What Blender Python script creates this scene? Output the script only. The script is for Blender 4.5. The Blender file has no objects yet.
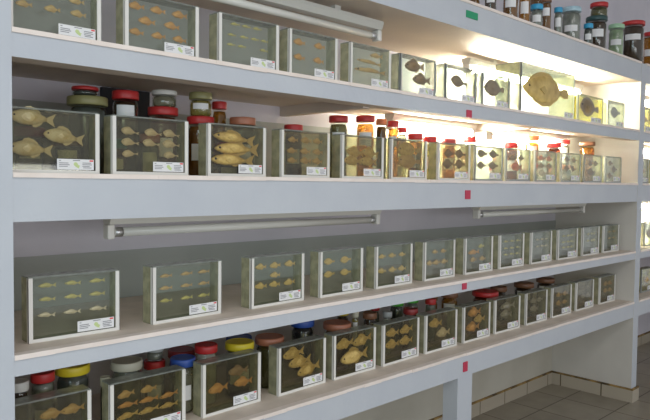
import bpy, bmesh, math, random
from mathutils import Vector, Matrix
random.seed(7)
C = bpy.context.scene.collection
sc = bpy.context.scene

# ------------------------------------------------------------------ camera
CAM = Vector((-0.5329, -1.6, 1.3869))
YAW, PITCH, ROLL = math.radians(43.9936), math.radians(2.4825), math.radians(0.667)
F = Vector((math.sin(YAW)*math.cos(PITCH), math.cos(YAW)*math.cos(PITCH), -math.sin(PITCH)))
R0 = Vector((math.cos(YAW), -math.sin(YAW), 0)); U0 = R0.cross(F)
R1 = R0*math.cos(ROLL)+U0*math.sin(ROLL); U1 = -R0*math.sin(ROLL)+U0*math.cos(ROLL)
cam = bpy.data.objects.new('camera', bpy.data.cameras.new('camera')); C.objects.link(cam)
cam.matrix_world = Matrix(((R1.x, U1.x, -F.x, CAM.x), (R1.y, U1.y, -F.y, CAM.y), (R1.z, U1.z, -F.z, CAM.z), (0, 0, 0, 1)))
cam.data.sensor_width = 36; cam.data.lens = 653.13/650*36; cam.data.clip_start = 0.02
sc.camera = cam

# ------------------------------------------------------------------ light
sc.view_settings.view_transform = 'Standard'; sc.view_settings.look = 'None'
sc.view_settings.gamma = 1; sc.view_settings.exposure = 0.0
sc.cycles.transparent_max_bounces = 64; sc.cycles.max_bounces = 7
sc.cycles.sample_clamp_indirect = 4
w = bpy.data.worlds.new('world'); sc.world = w; w.use_nodes = True
wb = w.node_tree.nodes['Background']; wb.inputs[0].default_value = (.90, .92, .96, 1); wb.inputs[1].default_value = .62
def area(name, loc, target, size, sy, power, col):
    l = bpy.data.lights.new(name, 'AREA'); l.shape = 'RECTANGLE'; l.size = size; l.size_y = sy; l.energy = power; l.color = col
    o = bpy.data.objects.new(name, l); C.objects.link(o); o.location = loc
    o.rotation_euler = (Vector(target)-Vector(loc)).to_track_quat('-Z', 'Y').to_euler(); return o
area('window_daylight', (-2.6, -2.6, 1.9), (0.8, 0, 1.2), 1.8, 1.6, 30, (.70, .93, 1.0))
area('overhead_fill', (.4, -2.3, 3.25), (.8, 0.0, 1.0), 3.4, 1.0, 24, (1.0, .96, .95))  # added overhead fill, set high so the panes do not mirror it

area('low_fill', (.2, -3.7, 1.15), (.6, 0.0, 1.2), 3.6, .7, 31, (.93, .96, 1.0))  # added low fill, brightens the walls deep inside the compartments

# ------------------------------------------------------------------ materials
MATS = {}
def mat(name, col=(.5, .5, .5), rough=.6, metal=0, spec=.5, var=None, vscale=8, bump=0, bscale=60, emit=None, es=1, alpha=None):
    if name in MATS: return MATS[name]
    m = bpy.data.materials.new(name); m.use_nodes = True; MATS[name] = m
    nt = m.node_tree; N = nt.nodes; L = nt.links; b = N['Principled BSDF']
    b.inputs['Base Color'].default_value = (*col, 1); b.inputs['Roughness'].default_value = rough
    b.inputs['Metallic'].default_value = metal; b.inputs['Specular IOR Level'].default_value = spec
    tc = N.new('ShaderNodeTexCoord')
    if var:
        n = N.new('ShaderNodeTexNoise'); n.inputs['Scale'].default_value = vscale; n.inputs['Detail'].default_value = 5
        L.new(tc.outputs['Object'], n.inputs['Vector'])
        r = N.new('ShaderNodeValToRGB'); r.color_ramp.elements[0].position = .35; r.color_ramp.elements[1].position = .68
        r.color_ramp.elements[0].color = (*col, 1); r.color_ramp.elements[1].color = (*var, 1)
        L.new(n.outputs['Fac'], r.inputs['Fac']); L.new(r.outputs['Color'], b.inputs['Base Color'])
    if bump:
        n2 = N.new('ShaderNodeTexNoise'); n2.inputs['Scale'].default_value = bscale; n2.inputs['Detail'].default_value = 4
        L.new(tc.outputs['Object'], n2.inputs['Vector'])
        bp = N.new('ShaderNodeBump'); bp.inputs['Strength'].default_value = bump; bp.inputs['Distance'].default_value = .004
        L.new(n2.outputs['Fac'], bp.inputs['Height']); L.new(bp.outputs['Normal'], b.inputs['Normal'])
    if emit:
        b.inputs['Emission Color'].default_value = (*emit, 1); b.inputs['Emission Strength'].default_value = es
    if alpha is not None: b.inputs['Alpha'].default_value = alpha
    return m
def glass(name, tint, gloss=.9, base=.04, rough=.03, haze=0, hazecol=(.5, .5, .45)):
    """clear pane: tinted transmission, fresnel reflection, a little milky haze"""
    if name in MATS: return MATS[name]
    m = bpy.data.materials.new(name); m.use_nodes = True; MATS[name] = m
    nt = m.node_tree; N = nt.nodes; L = nt.links; N.remove(N['Principled BSDF']); out = N['Material Output']
    t = N.new('ShaderNodeBsdfTransparent'); t.inputs[0].default_value = (*tint, 1)
    g = N.new('ShaderNodeBsdfGlossy'); g.inputs['Roughness'].default_value = rough; g.inputs[0].default_value = (gloss, gloss, gloss, 1)
    lw = N.new('ShaderNodeLayerWeight'); lw.inputs[0].default_value = .5
    pw = N.new('ShaderNodeMath'); pw.operation = 'POWER'; pw.inputs[1].default_value = 4.2; L.new(lw.outputs['Facing'], pw.inputs[0])
    fr = N.new('ShaderNodeMath'); fr.operation = 'MULTIPLY_ADD'; fr.inputs[1].default_value = .85; fr.inputs[2].default_value = base; L.new(pw.outputs[0], fr.inputs[0])
    mx = N.new('ShaderNodeMixShader'); L.new(fr.outputs[0], mx.inputs[0]); L.new(t.outputs[0], mx.inputs[1]); L.new(g.outputs[0], mx.inputs[2])
    last = mx
    if haze:
        d = N.new('ShaderNodeBsdfDiffuse'); n = N.new('ShaderNodeTexNoise'); tc = N.new('ShaderNodeTexCoord')
        n.inputs['Scale'].default_value = 38; n.inputs['Detail'].default_value = 3; L.new(tc.outputs['Object'], n.inputs['Vector'])
        r = N.new('ShaderNodeValToRGB'); r.color_ramp.elements[0].position = .4; r.color_ramp.elements[1].position = .62
        r.color_ramp.elements[0].color = (*[c*.7 for c in hazecol], 1); r.color_ramp.elements[1].color = (*hazecol, 1)
        L.new(n.outputs['Fac'], r.inputs['Fac']); L.new(r.outputs['Color'], d.inputs['Color'])
        m2 = N.new('ShaderNodeMixShader'); m2.inputs[0].default_value = haze
        L.new(mx.outputs[0], m2.inputs[1]); L.new(d.outputs[0], m2.inputs[2]); last = m2
    L.new(last.outputs[0], out.inputs['Surface'])
    return m

paint = mat('lavender_paint', (.57, .60, .64), .55, var=(.53, .56, .61), vscale=5, bump=.25, bscale=45)
shelf_top = mat('dusty_cream_paint', (.78, .67, .57), .6, var=(.68, .59, .50), vscale=14, bump=.2)
edge_coat = mat('cream_edge_paint', (.93, .83, .76), .5, var=(.85, .74, .66), vscale=12)
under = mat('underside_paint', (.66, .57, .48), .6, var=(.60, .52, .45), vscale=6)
wallm = mat('wall_paint', (.70, .67, .73), .6, var=(.63, .61, .67), vscale=3, bump=.15)
cream_side = mat('cream_side_paint', (.66, .63, .57), .6, var=(.60, .57, .52), vscale=4)
wallcream = mat('cream_wall_paint', (.58, .55, .47), .6, var=(.52, .49, .41), vscale=4)
ceilm = mat('ceiling_paint', (.42, .42, .42), .7)
white_metal = mat('white_enamel', (.66, .65, .60), .35)
frame_white = mat('white_plastic_strip', (.78, .76, .71), .4)
frame_grey = mat('grey_metal_strip', (.36, .38, .37), .4, metal=.3)
red_tag = mat('red_sticker', (.55, .04, .09), .5); green_tag = mat('green_sticker', (.02, .32, .15), .5)
card = mat('white_card', (.80, .80, .80), .5); ink = mat('grey_print', (.25, .25, .27), .6)
lime = mat('lime_print', (.55, .66, .30), .5); redp = mat('red_print', (.75, .05, .05), .5); bluep = mat('blue_print', (.08, .12, .6), .5)
G_front = glass('pane_glass', (.95, .96, .94))
G_back = glass('fluid_tinted_pane', (.92, .93, .88), haze=.07, hazecol=(.46, .47, .41))
G_clear = glass('clear_back_pane', (.94, .97, .95))
G_yel = glass('yellow_fluid_pane', (.93, .90, .42))
G_side = glass('painted_refraction_glass', (.86, .87, .78), haze=.42, hazecol=(.66, .63, .42))  # mottled olive haze paints in the fish refracted through the side panes
G_lid = glass('frosted_lid_glass', (.75, .79, .74), haze=.45, hazecol=(.46, .49, .45))
G_dim = glass('smoky_fluid_pane', (.86, .83, .70))
G_dimf = glass('smoky_front_pane', (.87, .85, .77))
G_jar = glass('jar_glass', (.95, .97, .94))

# ------------------------------------------------------------------ helpers
def link(name, bm, mats, parent=None, smooth=False):
    me = bpy.data.meshes.new(name); bm.normal_update(); bm.to_mesh(me); bm.free()
    for m in (mats if isinstance(mats, (list, tuple)) else [mats]): me.materials.append(m)
    if smooth:
        for p in me.polygons: p.use_smooth = True
    o = bpy.data.objects.new(name, me); C.objects.link(o)
    if parent: o.parent = parent
    return o
def box(bm, x0, x1, y0, y1, z0, z1, mi=0, bev=0):
    r = bmesh.ops.create_cube(bm, size=1)
    for v in r['verts']:
        v.co = Vector(((x0+x1)/2+v.co.x*(x1-x0), (y0+y1)/2+v.co.y*(y1-y0), (z0+z1)/2+v.co.z*(z1-z0)))
    fs = set(f for v in r['verts'] for f in v.link_faces)
    for f in fs: f.material_index = mi
    if bev:
        es = set(e for v in r['verts'] for e in v.link_edges)
        bmesh.ops.bevel(bm, geom=list(es), offset=bev, segments=2, affect='EDGES', profile=.5)
    return bm
def B(*a, **k): return box(bmesh.new(), *a, **k)
def lathe(bm, prof, n=20, mi=0, c=(0, 0)):
    rings = []
    for r, z in prof:
        rings.append([bm.verts.new((c[0]+r*math.cos(2*math.pi*i/n), c[1]+r*math.sin(2*math.pi*i/n), z)) for i in range(n)])
    for a, b in zip(rings, rings[1:]):
        for i in range(n):
            f = bm.faces.new((a[i], a[(i+1) % n], b[(i+1) % n], b[i])); f.material_index = mi; f.smooth = True
    f = bm.faces.new(list(reversed(rings[0]))); f.material_index = mi
    f = bm.faces.new(rings[-1]); f.material_index = mi
    return bm
def tubex(bm, x0, x1, y, z, r, n=14, mi=0):
    rings = [[bm.verts.new((x, y+r*math.cos(2*math.pi*i/n), z+r*math.sin(2*math.pi*i/n))) for i in range(n)] for x in (x0, x1)]
    a, b = rings
    for i in range(n):
        f = bm.faces.new((a[i], b[i], b[(i+1) % n], a[(i+1) % n])); f.material_index = mi; f.smooth = True
    bm.faces.new(a).material_index = mi; bm.faces.new(list(reversed(b))).material_index = mi
    return bm
def prism(bm, pts, y0, y1, mi=0):
    """polygon in x,z extruded along y"""
    a = [bm.verts.new((x, y0, z)) for x, z in pts]; b = [bm.verts.new((x, y1, z)) for x, z in pts]
    n = len(pts)
    bm.faces.new(a).material_index = mi; bm.faces.new(list(reversed(b))).material_index = mi
    for i in range(n):
        bm.faces.new((a[i], b[i], b[(i+1) % n], a[(i+1) % n])).material_index = mi
    return bm
def empty(name, loc=(0, 0, 0), rz=0, label=None, cat=None, group=None):
    o = bpy.data.objects.new(name, None); C.objects.link(o); o.location = loc; o.rotation_euler = (0, 0, rz)
    o.empty_display_size = .05
    if label: o['label'] = label
    if cat: o['category'] = cat
    if group: o['group'] = group
    return o
def copy_tree(o, parent=None):
    c = o.copy(); C.objects.link(c); c.parent = parent
    for ch in [x for x in KIDS.get(o.name, [])]: 
        k = copy_tree(ch, c)
    return c
KIDS = {}
def reg(root):
    """remember the children of a prototype so that copies can be made quickly"""
    def rec(o):
        ks = [x for x in ALL() if x.parent == o]; KIDS[o.name] = ks
        for k in ks: rec(k)
    rec(root); return root
def ALL(): return list(C.objects)
def structure(name, bm, m): o = link(name, bm, m); o['kind'] = 'structure'; return o

# ------------------------------------------------------------------ setting
Z0T, Z0B = 2.160, 2.037
Z1T, Z1B = 1.735, 1.668
Z2T, Z2B = 1.400, 1.284
Z3T, Z3B = 0.970, 0.918
Z4T, Z4B = 0.647, 0.545
W1, W2, D = 3.75, 5.70, 0.54
structure('wall_back', B(-2.6, 7.4, D, D+.12, .0, 3.3), wallm)
fl = mat('floor_tile', (.36, .33, .28), .35)
nt = fl.node_tree; N = nt.nodes; L = nt.links
br = N.new('ShaderNodeTexBrick'); br.offset = 0; br.inputs['Scale'].default_value = 1
br.inputs['Brick Width'].default_value = .32; br.inputs['Row Height'].default_value = .32; br.inputs['Mortar Size'].default_value = .004
br.inputs['Color1'].default_value = (.38, .335, .26, 1); br.inputs['Color2'].default_value = (.33, .29, .225, 1); br.inputs['Mortar'].default_value = (.09, .07, .045, 1)
tc = N.new('ShaderNodeTexCoord'); mp = N.new('ShaderNodeMapping'); mp.inputs['Location'].default_value = (.02, .0, 0)
L.new(tc.outputs['Object'], mp.inputs['Vector']); L.new(mp.outputs[0], br.inputs['Vector'])
nz = N.new('ShaderNodeTexNoise'); nz.inputs['Scale'].default_value = 9; L.new(tc.outputs['Object'], nz.inputs['Vector'])
mxr = N.new('ShaderNodeMixRGB'); mxr.blend_type = 'MULTIPLY'; mxr.inputs[0].default_value = .35
L.new(br.outputs['Color'], mxr.inputs[1]); L.new(nz.outputs['Fac'], mxr.inputs[2]); L.new(mxr.outputs[0], N['Principled BSDF'].inputs['Base Color'])
structure('floor', B(-2.6, 7.4, -5.0, D, -.1, 0), fl)
structure('ceiling', B(-2.6, 7.4, -2.2, D+.12, 3.3, 3.4), ceilm)

tile = mat('baseboard_tile', (.46, .40, .31), .35)
tile_b = tile.node_tree; n_ = tile_b.nodes; bk = n_.new('ShaderNodeTexBrick'); bk.offset = 0
bk.inputs['Scale'].default_value = 1; bk.inputs['Brick Width'].default_value = .28; bk.inputs['Row Height'].default_value = .5; bk.inputs['Mortar Size'].default_value = .004
bk.inputs['Color1'].default_value = (.47, .41, .32, 1); bk.inputs['Color2'].default_value = (.42, .37, .29, 1); bk.inputs['Mortar'].default_value = (.12, .09, .05, 1)
tcb = n_.new('ShaderNodeTexCoord'); sx = n_.new('ShaderNodeSeparateXYZ'); ad = n_.new('ShaderNodeMath'); cb = n_.new('ShaderNodeCombineXYZ')
tile_b.links.new(tcb.outputs['Object'], sx.inputs[0]); tile_b.links.new(sx.outputs[0], ad.inputs[0]); tile_b.links.new(sx.outputs[1], ad.inputs[1])
tile_b.links.new(ad.outputs[0], cb.inputs[0]); cb.inputs[1].default_value = .25
tile_b.links.new(cb.outputs[0], bk.inputs['Vector']); tile_b.links.new(bk.outputs['Color'], n_['Principled BSDF'].inputs['Base Color'])
grime = mat('ochre_grout_cap', (.38, .24, .08), .8, var=(.05, .035, .02), vscale=14)
def baseboard(name, x0, x1, y0, y1):
    bm = B(x0, x1, y0, y1, 0, .078); box(bm, x0, x1, y0, y1, .078, .088, mi=1)
    structure(name, bm, [tile, grime])
baseboard('baseboard_back', 0, W1, D-.014, D)
baseboard('baseboard_right', W1-.014, W1, -.004, D-.014)
baseboard('baseboard_front', W1-.014, 3.842, -.016, -.004)
baseboard('baseboard_far', 3.86, W2, D-.014, D)

def shelving(name, x0, x1, label, posts=(), ribs=(), first=False):
    u = empty(name, (0, 0, 0), 0, label, 'shelving', 'built-in masonry shelving along the wall')
    for k, (zt, zb) in enumerate(((Z0T, Z0B), (Z1T, Z1B), (Z2T, Z2B), (Z3T, Z3B), (Z4T, Z4B))):
        bm = B(x0, x1, 0, .075, zb, zt-.009, mi=0)
        zs = zb+.034 if k == 1 else zb+.004
        box(bm, x0, x1, .075, D, zs, zt-.009, mi=1)
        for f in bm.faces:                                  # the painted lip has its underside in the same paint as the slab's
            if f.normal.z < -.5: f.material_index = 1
        if k == 1:
            for r in ribs: box(bm, r, r+.035, .06, D, Z1B-.006, zs, mi=1)
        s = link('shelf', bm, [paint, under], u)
        # slightly uneven cream coat over the top, showing as a pale line along the front edge
        bm = bmesh.new(); n = 40
        xs = [x0+(x1-x0)*i/n for i in range(n+1)]
        for i in range(n):
            j0, j1 = (random.uniform(-.003, 0) for _ in range(2))
            box(bm, xs[i], xs[i+1], -.004+j0, .02, zt-.011-random.uniform(0, .002), zt)
            box(bm, xs[i], xs[i+1], .02, D, zt-.009, zt, mi=1)
        t = link('shelf_coat', bm, [edge_coat, shelf_top], s); t['label'] = 'dusty cream top coat of the shelf'
    return u
unit = shelving('shelving_unit', 0, W1, 'long lavender painted masonry shelving with four rows of glass specimen tanks', ribs=(1.26, 2.48), first=True)
unit2 = shelving('shelving_unit', 3.83, W2, 'next bay of lavender shelving beyond the broad end pier')
for (x0, x1, p) in ((-.12, 0, unit), (W1, 3.83, unit), (W2, W2+.08, unit2)):
    bm = B(x0, x1, -.0015, D, 0, Z0T-.007)
    for f in bm.faces:
        if abs(f.normal.x) > .5 or len([v for v in f.verts if v.co.x == f.verts[0].co.x]) == 4: f.material_index = 1
    link('pier', bm, [paint, cream_side], p)
link('post', B(1.82, 1.93, -.0005, .075, 0, Z4B), paint, unit)
bm = B(0.0005, W1-.0005, D-.004, D-.0005, 0.0, Z4B-.001); o = link('back_panel', bm, wallcream, unit)
for z0, z1 in ((Z3T+.0005, 1.138), (Z2T+.0005, 1.632)):  # grey-green strips, darker than the wall above them
    o = link('lower_wall_strip', B(.0005, W1-.0005, D-.0045, D-.0005, z0, z1), mat('grey_green_strip', (.42, .43, .41), .6, var=(.37, .385, .37), vscale=3), unit); o['label'] = 'grey green lower strip of the back wall'
# stickers on the shelf faces
for (x0, x1, z0, z1, m, nm) in ((1.825, 1.909, 2.088, 2.117, green_tag, 'green sticker'), (1.842, 1.879, 1.668, 1.70, red_tag, 'red sticker'), (1.845, 1.882, 1.319, 1.357, red_tag, 'red sticker'),
                            (1.837, 1.868, .929, .965, red_tag, 'red sticker'), (1.857, 1.888, .566, .608, red_tag, 'red sticker')):
    o = link('sticker', B(x0, x1, -.0045, -.0002, z0, z1), m, unit); o['label'] = nm

# ------------------------------------------------------------------ lamps
def batten(loc, lit, label, length=1.18, hang=0):
    root = empty('fluorescent_lamp', loc, 0, label, 'lamp', 'fluorescent tubes under the shelves')
    hw = length/2
    bm = bmesh.new()
    prof = [(-.028, 0), (.028, 0), (.028, -.012), (.019, -.032), (-.019, -.032), (-.028, -.012)]
    a = [bm.verts.new((-hw, y, z)) for y, z in prof]; b = [bm.verts.new((hw, y, z)) for y, z in prof]
    bm.faces.new(a); bm.faces.new(list(reversed(b)))
    for i in range(6): bm.faces.new((a[i], b[i], b[(i+1) % 6], a[(i+1) % 6]))
    bmesh.ops.recalc_face_normals(bm, faces=bm.faces)
    link('housing', bm, white_metal, root)
    for s in (-1, 1):
        x = s*(hw-.018)
        h = link('lamp_holder', B(min(x, x+s*.022), max(x, x+s*.022), -.017, .017, -.075, -.0325, bev=.004), frame_white, root)
    if lit: tm = mat('lit_tube', (.9, .9, .85), .4, emit=(1.0, .95, .74), es=lit)
    else: tm = mat('unlit_tube', (.74, .73, .68), .18)
    bm = tubex(bmesh.new(), -hw+.02, hw-.02, 0, -.056, .0135)
    link('tube', bm, tm, root)
    for s in (-1, 1):
        x = s*(hw-.035)
        link('tube_cap', tubex(bmesh.new(), x-.012, x+.012, 0, -.056, .0142), mat('aluminium_cap', (.6, .6, .6), .3, metal=.8), root)
    if hang:
        for x in (-hw*.6, hw*.6): link('spacer', B(x-.015, x+.015, -.012, .012, 0, hang), white_metal, root)
    return root
S1C, S0C = Z1B+.034, Z0B+.004
batten((.915, .20, Z2B+.004), 0, 'unlit fluorescent lamp above the tanks of the third row, near the left pier')
batten((2.83, .20, Z2B+.004), 0, 'unlit fluorescent lamp above the third tank row, beyond the red sticker')
batten((.84, .15, 2.021), 0, 'unlit fluorescent lamp above the top tank row, near the left pier', 1.2, .02)
batten((2.93, .31, 2.021), 210, 'lit fluorescent lamp above the large flatfish tank of the top row', 1.28, .02)
batten((2.10, .36, S1C), 105, 'lit fluorescent lamp behind the jars of the second row, between the slab ribs', .68)
batten((3.05, .36, S1C), 120, 'lit fluorescent lamp above the last tanks of the second row', .9)
batten((4.75, .25, S0C), 150, 'lit fluorescent lamp at the top of the next shelving bay')
batten((4.75, .25, Z2B+.004), 150, 'lit fluorescent lamp in the third row of the next shelving bay')
batten((4.75, .36, S1C), 150, 'lit fluorescent lamp in the second row of the next shelving bay')

# ------------------------------------------------------------------ fish
STY = {  # half height profile, thickness, head bluntness, tail size
 'slender': ([(0, .012), (.05, .045), (.15, .082), (.3, .105), (.45, .10), (.6, .075), (.72, .045), (.8, .028)], .07, .095),
 'deep': ([(0, .02), (.04, .07), (.12, .12), (.25, .165), (.4, .175), (.55, .145), (.68, .085), (.78, .04)], .08, .11),
 'pointed': ([(0, .02), (.04, .08), (.12, .15), (.25, .20), (.4, .17), (.55, .10), (.7, .045), (.8, .02)], .08, .06),
 'oval': ([(0, .015), (.04, .07), (.12, .13), (.28, .19), (.45, .195), (.62, .15), (.75, .075), (.83, .03)], .05, .07),
 'diamond': ([(0, .015), (.05, .06), (.15, .13), (.3, .205), (.42, .23), (.55, .18), (.7, .085), (.82, .03)], .05, .07),
 'flat': ([(0, .01), (.03, .04), (.1, .08), (.22, .12), (.4, .152), (.55, .145), (.7, .085), (.82, .026)], .04, .05),
 'long': ([(0, .008), (.05, .025), (.2, .04), (.4, .045), (.6, .038), (.75, .026), (.85, .014)], .035, .04),
}
COL = {'yellow': ((.62, .55, .18), (.42, .36, .12)), 'tan': ((.62, .43, .16), (.42, .26, .09)), 'orange': ((.66, .36, .10), (.45, .22, .06)),
       'cream': ((.72, .62, .42), (.52, .42, .25)), 'golden': ((.70, .52, .18), (.46, .30, .08)), 'brown': ((.33, .22, .10), (.20, .13, .06)),
       'silvery gold': ((.66, .60, .40), (.50, .38, .14)), 'grey': ((.36, .35, .30), (.24, .23, .19)), 'dark brown': ((.17, .12, .06), (.30, .20, .08)),
       'red': ((.60, .12, .05), (.62, .35, .15))}
FM = {}
def fish_proto(style, colour):
    key = (style, colour)
    if key in FM: return FM[key]
    a, b = COL[colour]
    big = style == 'flat'
    body_m = mat('%s_scales' % colour, a, .45, var=b, vscale=9 if big else 5)
    fin_m = mat('%s_fin' % colour, tuple((x+y)/2*.9 for x, y in zip(a, b)), .5)
    eye_m = mat('fish_eye', (.03, .03, .03), .2)
    prof, th, tail = STY[style]; n = 12
    bm = bmesh.new(); rings = []
    for i, (x, h) in enumerate(prof):
        t = th*min(1, .35+1.9*x)*(1 if x < .4 else max(.16, 1-(x-.4)*1.9))
        t = min(t, h*1.2)
        off = .012*math.sin(x*4)
        rings.append([bm.verts.new((x-.5, t*math.sin(2*math.pi*k/n), off+h*math.cos(2*math.pi*k/n))) for k in range(n)])
    for r0, r1 in zip(rings, rings[1:]):
        for k in range(n): bm.faces.new((r0[k], r1[k], r1[(k+1) % n], r0[(k+1) % n])).smooth = True
    bm.faces.new(list(rings[0])); bm.faces.new(list(reversed(rings[-1])))
    bmesh.ops.recalc_face_normals(bm, faces=bm.faces)
    body = bpy.data.meshes.new('fish_body'); bm.to_mesh(body); bm.free(); body.materials.append(body_m)
    hx, hh = prof[-1]; parts = []
    f = .006
    bt = bmesh.new()
    x0 = hx-.5-.02
    if style in ('flat', 'oval', 'diamond'):
        pts = [(x0, hh), (x0+.09, hh+tail*.55), (x0+.19, tail*1.0), (x0+.205, 0), (x0+.19, -tail*1.0), (x0+.09, -hh-tail*.55), (x0, -hh)]
    else:
        pts = [(x0, hh*.8), (x0+.10, tail*.8), (x0+.215, tail*1.35), (x0+.15, 0), (x0+.205, -tail*1.3), (x0+.10, -tail*.8), (x0, -hh*.8)]
    prism(bt, pts, -f, f); bmesh.ops.recalc_face_normals(bt, faces=bt.faces); parts.append(('tail_fin', bt))
    def edge_fin(xa, xb, sgn, hgt):
        bt = bmesh.new(); top, bot = [], []
        for i in range(9):
            x = xa+(xb-xa)*i/8
            for (p0, q0), (p1, q1) in zip(prof, prof[1:]):
                if p0 <= x <= p1: h = q0+(q1-q0)*(x-p0)/(p1-p0); break
            wv = math.sin(math.pi*(i/8)**.75)**.6 if 0 < i < 8 else 0
            jag = 1 if i % 2 else .86
            bot.append((x-.5, sgn*(h*.9)+.012*math.sin(x*4))); top.append((x-.5+.01, sgn*(h+hgt*wv*jag)+.012*math.sin(x*4)))
        pp = bot+list(reversed(top[1:-1]))
        prism(bt, pp, -f*.8, f*.8); bmesh.ops.recalc_face_normals(bt, faces=bt.faces); return bt
    if style in ('flat', 'oval', 'diamond'):
        parts.append(('dorsal_fin', edge_fin(.06, .80, 1, .035))); parts.append(('anal_fin', edge_fin(.16, .80, -1, .035)))
    elif style == 'long':
        parts.append(('dorsal_fin', edge_fin(.35, .8, 1, .02)))
    else:
        parts.append(('dorsal_fin', edge_fin(.27, .66, 1, .075 if style == 'deep' else .05))); parts.append(('anal_fin', edge_fin(.46, .70, -1, .06 if style == 'deep' else .04)))
    if style != 'long':
        bp = bmesh.new(); prism(bp, [(-.22, .0), (-.13, .035), (-.08, -.01), (-.12, -.05)], -th*1.12, -th*.95)
        bmesh.ops.recalc_face_normals(bp, faces=bp.faces); parts.append(('pectoral_fin', bp))
    be = bmesh.new(); bmesh.ops.create_uvsphere(be, u_segments=8, v_segments=6, radius=.022 if style != 'flat' else .012)
    ex = .09
    for (p0, q0), (p1, q1) in zip(prof, prof[1:]):
        if p0 <= ex <= p1: eh = q0+(q1-q0)*(ex-p0)/(p1-p0)
    for v in be.verts: v.co += Vector((ex-.5, -min(th*min(1, .35+1.9*ex), eh*1.2)*.85, eh*.3))
    meshes = [('fish_body', body)]
    for nm, b_ in parts+[('eye', be)]:
        me = bpy.data.meshes.new(nm); b_.to_mesh(me); b_.free(); me.materials.append(eye_m if nm == 'eye' else fin_m); meshes.append((nm, me))
    FM[key] = meshes; return meshes
KINDWORD = {'slender': 'slender', 'deep': 'deep-bodied', 'pointed': 'pointed', 'oval': 'oval', 'diamond': 'diamond-shaped', 'flat': 'broad flat', 'long': 'thin long'}
def make_fish(style, colour, length, loc, rx, rz, tilt, flip, label, group):
    ms = fish_proto(style, colour)
    root = bpy.data.objects.new('preserved_fish', ms[0][1]); C.objects.link(root)
    s = length
    root.scale = (s*(-1 if False else 1), s, s); root.location = loc
    root.rotation_euler = (rx, tilt, rz)
    if flip: root.rotation_euler = (rx, tilt, rz+math.pi)
    root['label'] = label; root['category'] = 'fish'; root['group'] = group
    for nm, me in ms[1:]:
        o = bpy.data.objects.new(nm, me); C.objects.link(o); o.parent = root
    return root

# ------------------------------------------------------------------ tanks
TW, TD, TH = .228, .05, .158
def tank_proto(wd, dp, ht, frame, backm, strip=.0095, sidem=None, frontm=None):
    root = empty('specimen_tank'); g = .003; hw = wd/2; sidem = sidem or G_side
    link('front_pane', B(-hw+g, hw-g, 0, g, g, ht-g), frontm or G_front, root)
    link('back_pane', B(-hw+g, hw-g, dp-g, dp, g, ht-g), backm, root)
    for s in (-1, 1):
        link('side_pane', B(min(s*hw, s*(hw-g)), max(s*hw, s*(hw-g)), 0, dp, g, ht-g), sidem, root)
    link('tank_base', B(-hw, hw, 0, dp, 0, g), G_side, root)
    link('lid', B(-hw, hw, 0, dp, ht-g, ht+.001), G_lid, root)
    # mounting plate carrying the fish
    link('mounting_plate', B(-hw+.006, hw-.006, TPLATE, TPLATE+.0012, g, ht-.012), G_clear, root)
    bm = bmesh.new()
    for s in (-1, 1):
        x0, x1 = s*(hw-strip), s*(hw+.0015)
        box(bm, min(x0, x1), max(x0, x1), -.0035, -.0003, 0, ht-.002)
        x0 = s*(hw+.0003); x1 = s*(hw+.0015); box(bm, min(x0, x1), max(x0, x1), -.0035, .007, 0, ht-.002)
    box(bm, -hw+strip, hw-strip, -.0035, -.0003, 0, .008)
    link('frame', bm, frame, root)
    # card with faint print, a lime fish emblem and a red mark
    cw, ch = .096, .027; x1 = hw-strip-.004; x0 = x1-cw; z0 = .010
    bm = B(x0, x1, -.0009, -.0002, z0, z0+ch)
    def pr(a, b, c, d, mi): box(bm, x0+a*cw, x0+b*cw, -.0013, -.0008, z0+c*ch, z0+d*ch, mi=mi)
    for a, b, c in ((.05, .10, .80), (.05, .30, .58), (.05, .33, .42), (.05, .28, .26), (.42, .62, .84), (.68, .92, .62), (.68, .94, .46), (.68, .88, .30), (.70, .93, .16)): pr(a, b, c, c+.07, 1)
    pr(.88, .98, .80, .94, 3)
    ex, ez = x0+.52*cw, z0+.42*ch
    pts = [(a*.8, b*.8) for a, b in [(-.010, .004), (-.006, .010), (.001, .009), (.006, .001), (.012, -.001), (.008, -.005), (.009, -.010), (.003, -.008), (-.004, -.004), (-.008, .0)]]
    prism(bm, [(ex+a, ez+b) for a, b in pts], -.0014, -.0008, mi=2)
    bmesh.ops.recalc_face_normals(bm, faces=bm.faces)
    link('label_card', bm, [card, ink, lime, redp], root)
    return reg(root)
TPLATE = .020
FRAMEWORD = {}
protos = {}
def get_tank(kind, wd=TW, dp=TD, ht=TH):
    """first use builds the tank, later ones copy it part by part"""
    fr, bk_ = {'white': (frame_white, G_back), 'clear': (frame_grey, G_clear), 'yellow': (frame_grey, G_yel), 'grey': (frame_grey, G_back), 'smoky': (frame_white, G_dim)}[kind]
    key = (kind, wd, dp, ht)
    if key not in protos:
        protos[key] = tank_proto(wd, dp, ht, fr, bk_, strip=.0095 if kind in ('white', 'smoky') else .007, sidem=G_yel if (kind == 'yellow') else None, frontm=G_dimf if kind == 'smoky' else G_front); return protos[key]
    return copy_tree(protos[key])
ORD = ['first', 'second', 'third', 'fourth', 'fifth', 'sixth', 'seventh', 'eighth', 'ninth', 'tenth', 'eleventh', 'twelfth', 'thirteenth']
NUM = ['no', 'one', 'two', 'three', 'four', 'five', 'six', 'seven', 'eight', 'nine', 'ten', 'eleven', 'twelve']
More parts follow.
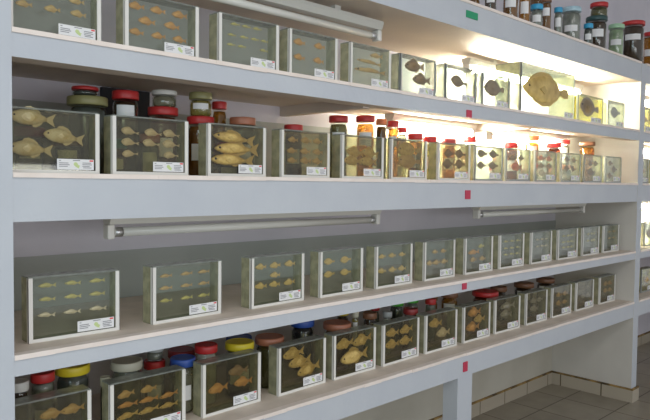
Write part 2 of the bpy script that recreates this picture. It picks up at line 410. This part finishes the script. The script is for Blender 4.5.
def tank(rowname, idx, zs, y, x0, x1, rz, kind, fish, h=None, dims=None, hk=None):
    """fish: list of lines (v, [(u, style, colour, len, tilt, flip)...]) with u, v as seen on the front pane and len as share of the width"""
    wd = x1-x0
    root = get_tank(kind) if not dims else get_tank(kind, *dims)
    bw, bd, bh = dims or (TW, TD, TH)
    hh = h or TH
    root.location = ((x0+x1)/2, y, zs); root.rotation_euler = (0, 0, rz); root.scale = (wd/bw, 1, hh/bh)
    nf = sum(len(l[1]) for l in fish)
    fr = {'white': 'white-framed', 'clear': 'grey-edged clear', 'yellow': 'yellow fluid', 'grey': 'grey-edged', 'smoky': 'white-framed brownish'}[kind]
    f0 = fish[0][1][0]
    root['label'] = '%s glass tank, %s %s fish, %s from the left pier, %s tank row' % (fr, NUM[nf], f0[2], ORD[idx], rowname)
    root['category'] = 'tank'; root['group'] = 'specimen tanks in the %s row' % rowname
    nl = len(fish); lw = {1: [''], 2: ['upper ', 'lower '], 3: ['upper ', 'middle ', 'lower '], 4: ['upper ', 'second ', 'third ', 'lowest ']}[nl]
    M = Matrix.Translation(root.location) @ Matrix.Rotation(rz, 4, 'Z')
    for li, (v, fs) in enumerate(fish):
        for fi, (u, style, colour, ln, tilt, flip) in enumerate(fs):
            length = ln*wd; th = STY[style][1]*length*1.05
            yl = TPLATE-.0004-th
            pf = M @ Vector(((u-.5)*(wd-.02), 0, .008+v*(hh-.012)))
            d = pf-CAM; nrm = (M.to_3x3() @ Vector((0, 1, 0)))
            t = yl/(d.dot(nrm)); p = pf+d*t        # the fish stands a little behind the pane
            lim = wd/2-length*.52-.004
            q = M.inverted() @ p; lim = max(lim, 0); q.x = max(-lim, min(lim, q.x)); p = M @ q
            where = ('%s in %sline' % (ORD[fi], lw[li])) if (len(fs) > 1) else (('alone in %sline' % lw[li]) if nl > 1 else 'alone')
            if nf == 1: where = 'single'
            lab = '%s %s fish, %s, %s tank of %s row' % (KINDWORD[style], colour, where, ORD[idx], rowname)
            make_fish(style, colour, length, p, 0, rz, tilt, flip, lab, 'fish in the %s tank of the %s row' % (ORD[idx], rowname))
    return root
def grid(style, colour, ln, us, vs, jit=.012):
    r = []
    for v in vs:
        r.append((v, [(u+random.uniform(-jit, jit), style, colour, ln*random.uniform(.93, 1.07), random.uniform(-.06, .06), 0) for u in us]))
    return r
def line(v, us, style, colour, ln, tilt=0, flip=0):
    return (v, [(u, style, colour, ln*random.uniform(.95, 1.05), tilt+random.uniform(-.05, .05), flip) for u in us])

T1 = [  # top row
 ((.007, .232), 'white', grid('deep', 'tan', .19, (.14, .45, .76), (.86, .64, .42))),
 ((.300, .528), 'white', [line(.78, (.12, .43, .76), 'deep', 'orange', .22), line(.53, (.27, .64), 'deep', 'orange', .23), line(.29, (.12, .44, .76), 'deep', 'orange', .21)]),
 ((.600, .830), 'white', [line(.84, (.24, .44, .64), 'slender', 'yellow', .15), line(.6, (.18, .40, .60, .78), 'slender', 'yellow', .14), line(.39, (.17, .36, .77), 'slender', 'yellow', .14)]),
 ((.877, 1.097), 'white', [line(.74, (.18, .64), 'deep', 'orange', .24), line(.39, (.18, .62), 'deep', 'orange', .24)]),
 ((1.165, 1.385), 'white', [line(.8, (.66,), 'slender', 'tan', .34), line(.6, (.45,), 'long', 'tan', .6), line(.38, (.48,), 'long', 'tan', .75)]),
 ((1.445, 1.670), 'clear', [line(.74, (.40,), 'deep', 'brown', .54, -.03), line(.40, (.62,), 'deep', 'brown', .52, -.02)]),
 ((1.740, 1.968), 'clear', [line(.55, (.42,), 'oval', 'brown', .5, .05)]),
 ((2.020, 2.250), 'clear', [line(.56, (.42,), 'oval', 'brown', .72, .0)]),
 ((2.349, 2.915), 'clear', [line(.52, (.46,), 'flat', 'golden', .84, .02)]),
 ((2.965, 3.290), 'yellow', [line(.56, (.45,), 'oval', 'dark brown', .72, .02)]),
 ((3.362, 3.598), 'clear', [line(.56, (.45,), 'oval', 'grey', .6)]),
]
for i, (xx, kind, fish) in enumerate(T1):
    if i == 8: tank('top', i, Z1T, .035, *xx, 0, kind, fish, h=.243, dims=(.566, .14, .243))
    else: tank('top', i, Z1T, .038, *xx, 0, kind, fish, h=.153)
T2 = [
 ((.005, .232), 'smoky', [(.86, [(.25, 'deep', 'silvery gold', .50, .05, 0)]), (.57, [(.62, 'deep', 'silvery gold', .47, .12, 0)]), (.34, [(.22, 'deep', 'silvery gold', .48, .05, 0)])]),
 ((.270, .501), 'smoky', [line(.74, (.20, .53, .80), 'pointed', 'cream', .24, .12), line(.54, (.20, .50, .80), 'pointed', 'cream', .24, .1), line(.33, (.20, .80), 'pointed', 'cream', .22)]),
 ((.571, .789), 'smoky', [line(.74, (.45,), 'slender', 'golden', .75, .1), line(.52, (.50,), 'slender', 'golden', .8, -.05), line(.28, (.42,), 'slender', 'golden', .75, .05)]),
 ((.857, 1.076), 'smoky', grid('deep', 'tan', .23, (.2, .5, .78), (.8, .55, .33))),
 ((1.140, 1.365), 'smoky', [line(.6, (.3, .7), 'deep', 'golden', .42, .1), line(.38, (.25, .66), 'deep', 'golden', .42)]),
 ((1.411, 1.636), 'smoky', [line(.74, (.48,), 'oval', 'golden', .6), line(.44, (.5,), 'oval', 'tan', .62)]),
 ((1.715, 1.950), 'smoky', [line(.72, (.32, .7), 'diamond', 'brown', .34), line(.42, (.3, .7), 'diamond', 'brown', .36)]),
 ((1.990, 2.222), 'grey', [line(.78, (.24, .70), 'oval', 'dark brown', .34), line(.42, (.22, .68), 'oval', 'dark brown', .34)]),
 ((2.254, 2.480), 'grey', [line(.72, (.3, .66), 'deep', 'brown', .30), line(.42, (.45,), 'deep', 'red', .5)]),
 ((2.534, 2.759), 'grey', [line(.76, (.3, .7), 'deep', 'red', .32), line(.5, (.3, .7), 'deep', 'brown', .3), line(.24, (.35,), 'deep', 'cream', .4)]),
 ((2.815, 3.045), 'grey', [line(.78, (.3, .7), 'diamond', 'brown', .28), line(.45, (.3, .66), 'diamond', 'brown', .3)]),
 ((3.090, 3.325), 'grey', [line(.7, (.35, .7), 'diamond', 'brown', .28), line(.35, (.4,), 'deep', 'brown', .5)]),
 ((3.378, 3.610), 'grey', [line(.75, (.3,), 'diamond', 'dark brown', .3), line(.5, (.58,), 'diamond', 'dark brown', .38), line(.24, (.3,), 'diamond', 'dark brown', .32)]),
]
for i, (xx, kind, fish) in enumerate(T2): tank('second', i, Z2T, .05, *xx, 0, kind, fish)
T3 = [
 ((.065, .305), 'white', [line(.87, (.17, .47, .77), 'slender', 'yellow', .19), line(.64, (.17, .47, .77), 'slender', 'yellow', .19), line(.38, (.16, .46, .78), 'slender', 'cream', .20)]),
 ((.406, .650), 'white', [line(.83, (.16, .48, .76), 'slender', 'tan', .18), line(.6, (.16, .48, .76), 'slender', 'tan', .18), line(.36, (.16, .48, .76), 'slender', 'yellow', .19)]),
 ((.762, 1.000), 'white', [line(.81, (.15, .44, .75), 'deep', 'golden', .21), line(.6, (.44,), 'deep', 'golden', .21), line(.40, (.15, .43, .74), 'deep', 'golden', .22)]),
 ((1.072, 1.301), 'white', [line(.77, (.18, .60), 'oval', 'golden', .25), line(.47, (.18, .60), 'oval', 'golden', .25)]),
 ((1.374, 1.602), 'white', [line(.75, (.14, .44, .75), 'deep', 'golden', .20), line(.38, (.14, .46, .75), 'deep', 'golden', .23)]),
 ((1.681, 1.907), 'white', [line(.72, (.34, .64), 'deep', 'tan', .20), line(.42, (.16, .40, .68), 'deep', 'tan', .24)]),
 ((1.985, 2.215), 'white', [line(.74, (.60,), 'deep', 'yellow', .22), line(.58, (.30,), 'slender', 'orange', .40), line(.36, (.30, .66), 'deep', 'tan', .24)]),
 ((2.280, 2.510), 'white', grid('slender', 'yellow', .18, (.25, .52, .8), (.8, .58, .38))),
 ((2.582, 2.811), 'white', grid('slender', 'silvery gold', .17, (.3, .55, .8), (.75, .52))),
 ((2.880, 3.118), 'white', grid('slender', 'yellow', .2, (.3, .55, .8), (.78, .56, .36))),
 ((3.178, 3.412), 'white', grid('deep', 'yellow', .17, (.35, .6, .82), (.76, .5))),
 ((3.470, 3.700), 'white', grid('slender', 'tan', .2, (.4, .75), (.76, .5))),
]
R3 = [-.02, .05, .04, .03, .02, .02, 0, .0, .02, .0, .02, .0]
for i, (xx, kind, fish) in enumerate(T3): tank('third', i, Z3T, .088, *xx, R3[i], kind, fish, h=.167)
T4 = [
 ((.010, .232), 'smoky', [line(.74, (.55, .82), 'deep', 'tan', .3), line(.5, (.5,), 'deep', 'tan', .4)]),
 ((.288, .528), 'smoky', [line(.78, (.18, .5), 'deep', 'tan', .24, -.08), line(.58, (.2, .5, .8), 'slender', 'orange', .28, -.08), line(.38, (.2, .5, .8), 'slender', 'golden', .28, -.08)]),
 ((.590, .821), 'smoky', [line(.72, (.62,), 'deep', 'brown', .36), line(.46, (.24, .72), 'deep', 'orange', .34)]),
 ((.896, 1.125), 'smoky', [line(.82, (.30,), 'deep', 'golden', .46, -.1), line(.60, (.45,), 'deep', 'golden', .5, -.1), line(.38, (.66,), 'deep', 'golden', .5, -.1)]),
 ((1.166, 1.398), 'smoky', [line(.76, (.24, .70), 'deep', 'golden', .46, -.1), line(.40, (.50,), 'deep', 'golden', .68, -.08)]),
 ((1.441, 1.680), 'smoky', [line(.76, (.24, .66), 'deep', 'golden', .38), line(.46, (.24, .66), 'deep', 'golden', .4)]),
 ((1.724, 1.955), 'smoky', [line(.74, (.30,), 'deep', 'golden', .44), line(.42, (.58,), 'deep', 'cream', .46)]),
 ((2.010, 2.233), 'smoky', [line(.80, (.4,), 'deep', 'orange', .5), line(.56, (.62,), 'deep', 'golden', .44), line(.36, (.35,), 'deep', 'orange', .5)]),
 ((2.283, 2.512), 'smoky', [line(.76, (.50,), 'slender', 'grey', .6), line(.5, (.45,), 'deep', 'grey', .5)]),
 ((2.580, 2.805), 'smoky', [line(.72, (.35, .68), 'deep', 'grey', .32), line(.45, (.4,), 'deep', 'grey', .4)]),
 ((2.865, 3.095), 'smoky', grid('deep', 'tan', .3, (.35, .7), (.72, .42))),
 ((3.160, 3.390), 'smoky', grid('deep', 'grey', .3, (.4, .75), (.74, .44))),
 ((3.480, 3.710), 'smoky', grid('deep', 'tan', .3, (.4, .75), (.72, .44))),
]
R4 = [0, 0, .03, .03, 0, .03, 0, 0, -.02, 0, 0, 0, 0]
for i, (xx, kind, fish) in enumerate(T4): tank('bottom', i, Z4T, .105, *xx, R4[i], kind, fish, h=.168)
# next bay
for rn, zs, yy, items in (('top', Z1T, .04, ((3.95, 'yellow', 'golden', 'flat'), (4.25, 'clear', 'brown', 'oval'), (4.55, 'yellow', 'brown', 'flat'))),
                          ('second', Z2T, .05, ((3.95, 'grey', 'tan', 'deep'), (4.25, 'grey', 'cream', 'oval'))),
                          ('third', Z3T, .09, ((3.95, 'clear', 'grey', 'deep'), (4.25, 'clear', 'brown', 'oval'))),
                          ('bottom', Z4T, .10, ((3.95, 'yellow', 'cream', 'deep'), (4.25, 'yellow', 'tan', 'deep')))):
    for i, (xc, kind, colr, sty) in enumerate(items):
        r = tank('next bay %s' % rn, i, zs, yy, xc-.112, xc+.112, 0, kind, [(.5, [(.5, sty, colr, .6, .05, 0)])], h=.16)
        r['label'] = 'glass tank with one %s fish, %s from the end pier, %s row of next bay' % (colr, ORD[i], rn)

# ------------------------------------------------------------------ jars
LID = {'red': (.52, .03, .03), 'dark red': (.30, .03, .03), 'orange': (.62, .20, .08), 'terracotta': (.42, .16, .09), 'white': (.72, .72, .68), 'cream': (.50, .48, .38),
       'yellow': (.72, .58, .03), 'blue': (.03, .09, .38), 'sky blue': (.04, .36, .62), 'green': (.10, .50, .06), 'olive': (.30, .28, .12), 'dark green': (.03, .08, .08),
       'pale green': (.38, .62, .40), 'grey': (.40, .42, .42), 'brown': (.22, .10, .05), 'teal': (.02, .28, .36), 'pale blue': (.42, .60, .68), 'black': (.03, .03, .03)}
FILL = {'amber': (.50, .23, .04), 'dark amber': (.20, .085, .02), 'dark brown': (.06, .035, .02), 'pale': (.42, .40, .30), 'yellow': (.45, .38, .12), 'grey': (.26, .27, .24),
        'dark grey': (.10, .11, .10), 'reddish': (.28, .07, .03), 'pale green': (.34, .44, .28), 'black': (.03, .03, .035), 'olive': (.20, .18, .07), 'white': (.62, .62, .58)}
used = set()
def jar(x, y, z0, z1, dia, lid, fill, band, label, group, fl_=.98):
    """lidded glass jar: glass body with shoulder, contents, screw lid with rim, paper band"""
    root = empty('specimen_jar', (x, y, z0), random.uniform(-.3, .3), label, 'jar', group)
    r = dia/2; h = z1-z0; lh = min(.026, h*.3) if h > .05 else h*.4; bh = h-lh
    sh = min(.02, bh*.25); rb = r*.95
    link('jar_body', lathe(bmesh.new(), [(rb*.9, 0), (rb, .006), (rb, bh-sh), (rb*.96, bh-sh*.5), (rb*.86, bh-.004), (rb*.86, bh)], 24), G_jar, root, True)
    fm = mat('%s_contents' % fill, FILL[fill], .12, var=tuple(c*.55 for c in FILL[fill]), vscale=25)
    if fill in ('amber', 'yellow', 'pale', 'olive', 'reddish') and not fm.get('clear'):
        fm['clear'] = 1; nt_ = fm.node_tree; nn = nt_.nodes; tr = nn.new('ShaderNodeBsdfTransparent')
        tr.inputs[0].default_value = (*[min(1, 1.15*c**.6) for c in FILL[fill]], 1); m_ = nn.new('ShaderNodeMixShader'); m_.inputs[0].default_value = .55
        nt_.links.new(nn['Principled BSDF'].outputs[0], m_.inputs[1]); nt_.links.new(tr.outputs[0], m_.inputs[2]); nt_.links.new(m_.outputs[0], nn['Material Output'].inputs['Surface'])
    ft = bh*fl_
    link('contents', lathe(bmesh.new(), [(rb*.84, .003), (rb*.93, .008), (rb*.93, min(ft, bh-sh)-.002), (rb*.80, ft-.003 if ft > bh-sh else min(ft, bh-sh)-.001)], 20), fm, root, True)
    lm = mat('%s_lid' % lid.replace(' ', '_'), LID[lid], .4)
    n = 24; bm = lathe(bmesh.new(), [(r*.97, bh+.0005), (r, bh+.003), (r, h-.004), (r*.96, h-.0005), (r*.88, h), (r*.86, h-.0015)], n)
    link('lid', bm, lm, root)
    if band:
        a, b = band
        bm = bmesh.new(); n = 14; base = math.atan2(CAM.y-y, CAM.x-x)-root.rotation_euler.z; rr = rb+.0006
        outer, inner = [], []
        for i in range(n+1):
            t = base-.72+1.44*i/n
            outer.append([bm.verts.new((rr*1.012*math.cos(t), rr*1.012*math.sin(t), zz)) for zz in (a*bh, b*bh)])
            inner.append([bm.verts.new((rr*math.cos(t), rr*math.sin(t), zz)) for zz in (a*bh, b*bh)])
        for i in range(n):
            bm.faces.new((outer[i][0], outer[i+1][0], outer[i+1][1], outer[i][1])); bm.faces.new((inner[i][0], inner[i][1], inner[i+1][1], inner[i+1][0]))
            bm.faces.new((outer[i][1], outer[i+1][1], inner[i+1][1], inner[i][1])); bm.faces.new((outer[i][0], inner[i][0], inner[i+1][0], outer[i+1][0]))
        for k in (0, n): bm.faces.new((outer[k][0], outer[k][1], inner[k][1], inner[k][0]))
        bmesh.ops.recalc_face_normals(bm, faces=bm.faces)
        link('paper_label', bm, card, root)
    return root
BD = (.3, .62)
GJ2, GJ4, GJ0 = 'jars standing behind the second row of tanks', 'jars standing behind the bottom row of tanks', 'jars on top of the shelving'
J2 = [
 (.289, .26, 1.6255, 1.653, .075, 'red', 'dark grey', None, 'flat red lidded jar standing on the wide green lidded jar, second row'),
 (.296, .26, Z2T, 1.6245, .114, 'olive', 'dark grey', None, 'wide jar with pale green lid under the flat red one, second row'),
 (.405, .24, Z2T, 1.651, .078, 'red', 'dark brown', (.76, .92), 'dark brown jar with red lid and label before the black board'),
 (.548, .26, 1.6165, 1.669, .079, 'white', 'pale', None, 'white lidded pale jar standing on a red lidded jar, second row'),
 (.543, .26, Z2T, 1.6155, .095, 'red', 'reddish', BD, 'red lidded jar beneath the white lidded jar, second row'),
 (.657, .22, 1.5935, 1.670, .075, 'olive', 'yellow', (.4, .75), 'yellowish jar with gold lid standing on a red lid, second row'),
 (.657, .22, Z2T, 1.5925, .088, 'red', 'dark amber', BD, 'red lidded jar beneath the gold lidded jar, second row'),
 (.765, .27, Z2T, 1.655, .050, 'red', 'amber', None, 'narrow amber jar with red lid behind the third tank, second row'),
 (.804, .19, Z2T, 1.599, .088, 'terracotta', 'olive', BD, 'low olive jar with pinkish lid behind the third tank, second row'),
 (1.041, .20, Z2T, 1.592, .069, 'red', 'dark amber', BD, 'low red lidded jar behind the fourth tank, second row'),
 (1.272, .20, Z2T, 1.642, .074, 'red', 'olive', (.62, .82), 'olive jar with red lid between fourth and fifth tanks, second row'),
 (1.427, .20, Z2T, 1.654, .077, 'red', 'amber', (.58, .82), 'orange jar with red lid and white label behind the fifth tank'),
 (1.570, .24, Z2T, 1.655, .047, 'orange', 'dark amber', None, 'narrow brown jar with orange lid beside the orange jar, second row'),
 (1.648, .24, Z2T, 1.652, .050, 'red', 'amber', (.62, .82), 'narrow orange jar with white label before the lit wall, second row'),
 (1.763, .285, Z2T, 1.636, .045, 'red', 'pale', (.6, .85), 'slim pale jar with small red lid before the lit wall'),
 (1.752, .20, Z2T, 1.601, .066, 'red', 'amber', BD, 'low amber jar, red lid just above the sixth tank, second row'),
 (1.857, .20, Z2T, 1.594, .063, 'red', 'yellow', BD, 'low yellow jar, red lid between sixth and seventh tanks, second row'),
 (1.975, .18, Z2T, 1.590, .065, 'dark red', 'amber', BD, 'jar with dark red lid behind the seventh tank, second row'),
 (2.266, .26, Z2T, 1.619, .060, 'red', 'pale', BD, 'pale jar with red lid behind the eighth tank, second row'),
 (2.561, .20, Z2T, 1.601, .068, 'red', 'reddish', BD, 'reddish jar with red lid behind the ninth tank, second row'),
 (2.982, .42, Z2T, 1.672, .077, 'red', 'white', BD, 'white jar with red lid close to the wall, second row'),
 (2.925, .28, Z2T, 1.661, .080, 'orange', 'amber', (.50, .86), 'orange lidded jar with tall white label behind the tenth tank'),
 (2.99, .18, Z2T, 1.622, .082, 'red', 'reddish', BD, 'red lidded jar behind the eleventh tank, second row'),
 (3.388, .32, Z2T, 1.665, .081, 'red', 'pale', (.5, .9), 'pale jar with red lid and large label, second row, far end'),
 (3.46, .20, Z2T, 1.652, .095, 'brown', 'amber', None, 'brownish orange glass jar behind the last tanks, second row'),
 (2.33, .145, Z2T, 1.475, .07, 'red', 'amber', None, 'squat red lidded orange jar seen through the eighth tank, second row'),
 (2.62, .14, Z2T, 1.47, .07, 'red', 'reddish', None, 'squat red lidded jar seen through the ninth tank, second row'),
 (2.90, .13, Z2T, 1.48, .065, 'red', 'amber', None, 'squat red lidded orange jar seen through the tenth tank, second row'),
 (3.25, .15, Z2T, 1.50, .07, 'orange', 'pale', BD, 'squat orange lidded pale jar seen through the eleventh tank'),
 (.100, .17, Z2T, 1.52, .075, 'dark red', 'dark brown', (.4, .8), 'short dark jar seen through the first tank near the pier, second row'),
 (.195, .16, Z2T, 1.50, .075, 'brown', 'dark brown', (.55, .85), 'short dark jar with label seen through the first tank, second row'),
 (.720, .15, Z2T, 1.51, .08, 'red', 'dark brown', (.1, .35), 'short dark jar seen through the third tank, second row'),
 (.330, .15, Z2T, 1.500, .060, 'teal', 'reddish', (.2, .6), 'short jar with teal lid seen through the second tank, second row'),
 (.430, .14, Z2T, 1.520, .060, 'orange', 'pale', (.1, .7), 'short jar with orange lid seen through the second tank, second row'),
 (2.12, .17, Z2T, 1.53, .07, 'orange', 'amber', BD, 'short orange lidded jar seen through the eighth tank, second row'),
 (2.40, .17, Z2T, 1.52, .07, 'red', 'amber', BD, 'short red lidded jar seen through the ninth tank, second row'),
 (2.70, .16, Z2T, 1.50, .07, 'red', 'white', BD, 'short white jar with red lid seen through the tenth tank'),
 (3.12, .17, Z2T, 1.50, .07, 'orange', 'white', BD, 'short white jar with orange lid seen through the eleventh tank'),
]
J4 = [
 (.078, .20, Z4T, .847, .050, 'white', 'dark brown', None, 'dark brown jar with white lid beside the left pier, bottom row'),
 (.148, .22, Z4T, .854, .063, 'red', 'grey', (.35, .6), 'greyish jar with red lid, second from the left pier, bottom row'),
 (.244, .25, Z4T, .851, .096, 'yellow', 'dark grey', None, 'wide dark jar with yellow lid nearest the left pier, bottom row'),
 (.312, .185, Z4T, .815, .029, 'cream', 'black', None, 'thin bottle with small cream cap beside the wide yellow lidded jar'),
 (.397, .22, Z4T, .841, .094, 'cream', 'grey', None, 'wide jar with cream lid behind the second tank, bottom row'),
 (.531, .29, .8035, .850, .058, 'grey', 'grey', None, 'clear jar standing on a red lid behind the second tank, bottom row'),
 (.530, .29, Z4T, .8025, .068, 'red', 'grey', BD, 'red lidded jar beneath the clear jar, bottom row'),
 (.580, .20, Z4T, .821, .080, 'blue', 'pale', BD, 'pale jar with dark blue lid behind the second tank, bottom row'),
 (.655, .33, Z4T, .809, .092, 'dark red', 'dark brown', None, 'wide dark red lidded jar behind the blue lidded jar, bottom row'),
 (.678, .215, Z4T, .844, .076, 'red', 'white', None, 'whitish jar with red lid behind the third tank, bottom row'),
 (.812, .21, Z4T, .833, .100, 'yellow', 'olive', BD, 'wide yellow lidded jar before a blue lidded one, bottom row'),
 (.898, .33, Z4T, .816, .096, 'blue', 'dark grey', None, 'blue lidded jar half hidden behind the second yellow lid, bottom row'),
 (.953, .22, Z4T, .827, .105, 'terracotta', 'olive', None, 'wide terracotta lidded jar behind the fourth tank, bottom row'),
 (1.185, .30, Z4T, .843, .094, 'blue', 'black', None, 'black jar with bright blue lid behind fourth and fifth tanks, bottom row'),
 (1.289, .21, Z4T, .832, .112, 'terracotta', 'dark amber', None, 'wide terracotta lidded jar behind the fifth tank, bottom row'),
 (1.470, .36, Z4T, .838, .056, 'yellow', 'dark brown', None, 'dark jar with yellow lid near the wall, bottom row'),
 (1.403, .22, Z4T, .860, .030, 'cream', 'yellow', (.5, .9), 'tall thin pale bottle between two tanks, bottom row'),
 (1.493, .22, Z4T, .843, .059, 'brown', 'dark brown', (.6, .85), 'dark jar with white label behind the sixth tank, bottom row'),
 (1.658, .34, Z4T, .838, .045, 'red', 'dark grey', None, 'slim jar with red lid close to the wall, bottom row'),
 (1.605, .22, Z4T, .832, .042, 'grey', 'white', None, 'slim whitish jar behind the sixth tank, bottom row'),
 (1.787, .32, Z4T, .846, .064, 'green', 'dark grey', None, 'jar with bright green lid, nearer the left pier of two, bottom row'),
 (1.897, .32, Z4T, .848, .066, 'green', 'grey', None, 'jar with bright green lid beside another green lid, nearer the end pier'),
 (1.739, .20, Z4T, .832, .066, 'dark red', 'reddish', None, 'jar with dark red lid before the green lids, bottom row'),
 (1.925, .23, Z4T, .849, .051, 'red', 'grey', None, 'grey jar with red lid behind the seventh tank, bottom row'),
 (2.066, .32, Z4T, .836, .044, 'brown', 'dark amber', None, 'narrow brown jar behind the eighth tank, bottom row'),
 (2.145, .28, Z4T, .849, .084, 'brown', 'amber', (.55, .85), 'amber jar with white label behind the eighth tank, bottom row'),
 (2.389, .23, Z4T, .835, .134, 'red', 'reddish', None, 'very wide red lidded jar behind the ninth tank, bottom row'),
 (2.600, .28, Z4T, .830, .09, 'brown', 'dark brown', None, 'dark brown lidded jar behind the tenth tank, bottom row'),
 (2.818, .25, Z4T, .833, .110, 'brown', 'dark brown', (.6, .9), 'wide dark jar with pale label behind the eleventh tank'),
 (3.067, .25, Z4T, .835, .105, 'brown', 'dark brown', (.6, .9), 'wide dark jar with pale label behind the twelfth tank'),
]
J0 = [
 (2.075, .13, Z0T, 2.268, .062, 'dark red', 'dark amber', None, 'dark amber jar at the near end of the top jars'),
 (2.092, .05, Z0T, 2.284, .055, 'brown', 'dark brown', (.45, .75), 'dark brown jar with white label, second of the top jars'),
 (2.282, .06, Z0T, 2.327, .076, 'red', 'dark amber', (.42, .66), 'brown amber jar with white label, third of the top jars'),
 (2.395, .05, Z0T, 2.330, .058, 'red', 'amber', (.35, .75), 'golden amber jar with tall white label on top of the shelving'),
 (2.689, .15, Z0T, 2.399, .074, 'orange', 'dark amber', None, 'tall brown jar behind the small blue lidded jar on top'),
 (2.497, .04, Z0T, 2.276, .060, 'sky blue', 'grey', (.3, .68), 'small grey jar with blue lid and label, nearer the stickers'),
 (2.640, .065, Z0T, 2.346, .052, 'brown', 'dark amber', (.55, .8), 'slender brown jar with white label between two blue lidded jars'),
 (2.711, .035, Z0T, 2.302, .042, 'sky blue', 'grey', (.35, .75), 'slim jar with blue lid beside the pale blue lidded jar'),
 (2.951, .08, Z0T, 2.354, .104, 'pale blue', 'grey', (.35, .55), 'wide clear jar with pale blue lid on top of the shelving'),
 (3.300, .08, 2.363, 2.447, .100, 'red', 'olive', None, 'olive jar with red lid standing on the dark green lid'),
 (3.272, .08, Z0T, 2.362, .120, 'dark green', 'dark brown', (.45, .7), 'large dark jar with dark green lid beneath the olive jar'),
 (3.056, .03, Z0T, 2.278, .050, 'sky blue', 'dark grey', (.3, .65), 'small dark jar with blue lid before the large dark jar'),
 (3.503, .06, Z0T, 2.355, .091, 'pale green', 'pale green', (.4, .6), 'pale green jar with green lid on top of the shelving'),
 (3.810, .08, Z0T, 2.428, .140, 'red', 'dark brown', (.6, .75), 'large dark brown jar with red lid above the end pier'),
 (4.122, .08, Z0T, 2.410, .121, 'red', 'amber', (.4, .6), 'amber jar with red lid beyond the end pier, on top'),
]
for lst, g_ in ((J2, GJ2), (J4, GJ4), (J0, GJ0)):
    for a in lst: jar(*a, g_)
jar(3.98, .2, Z4T, .86, .11, 'terracotta', 'amber', None, 'amber jar with orange lid in the bottom row of the next bay', 'jars in the next bay')
jar(4.02, .2, Z2T, 1.6, .10, 'orange', 'amber', None, 'amber jar with orange lid in the second row of the next bay', 'jars in the next bay')

# black board on the wall, second row
o = link('black_board', B(.462, .640, D-.022, D-.004, Z2T, 1.698, bev=.002), mat('matt_black', (.015, .015, .02), .6))
o['label'] = 'black board leaning on the wall behind the jars of the second row'; o['category'] = 'board'

bpy.context.view_layer.update()
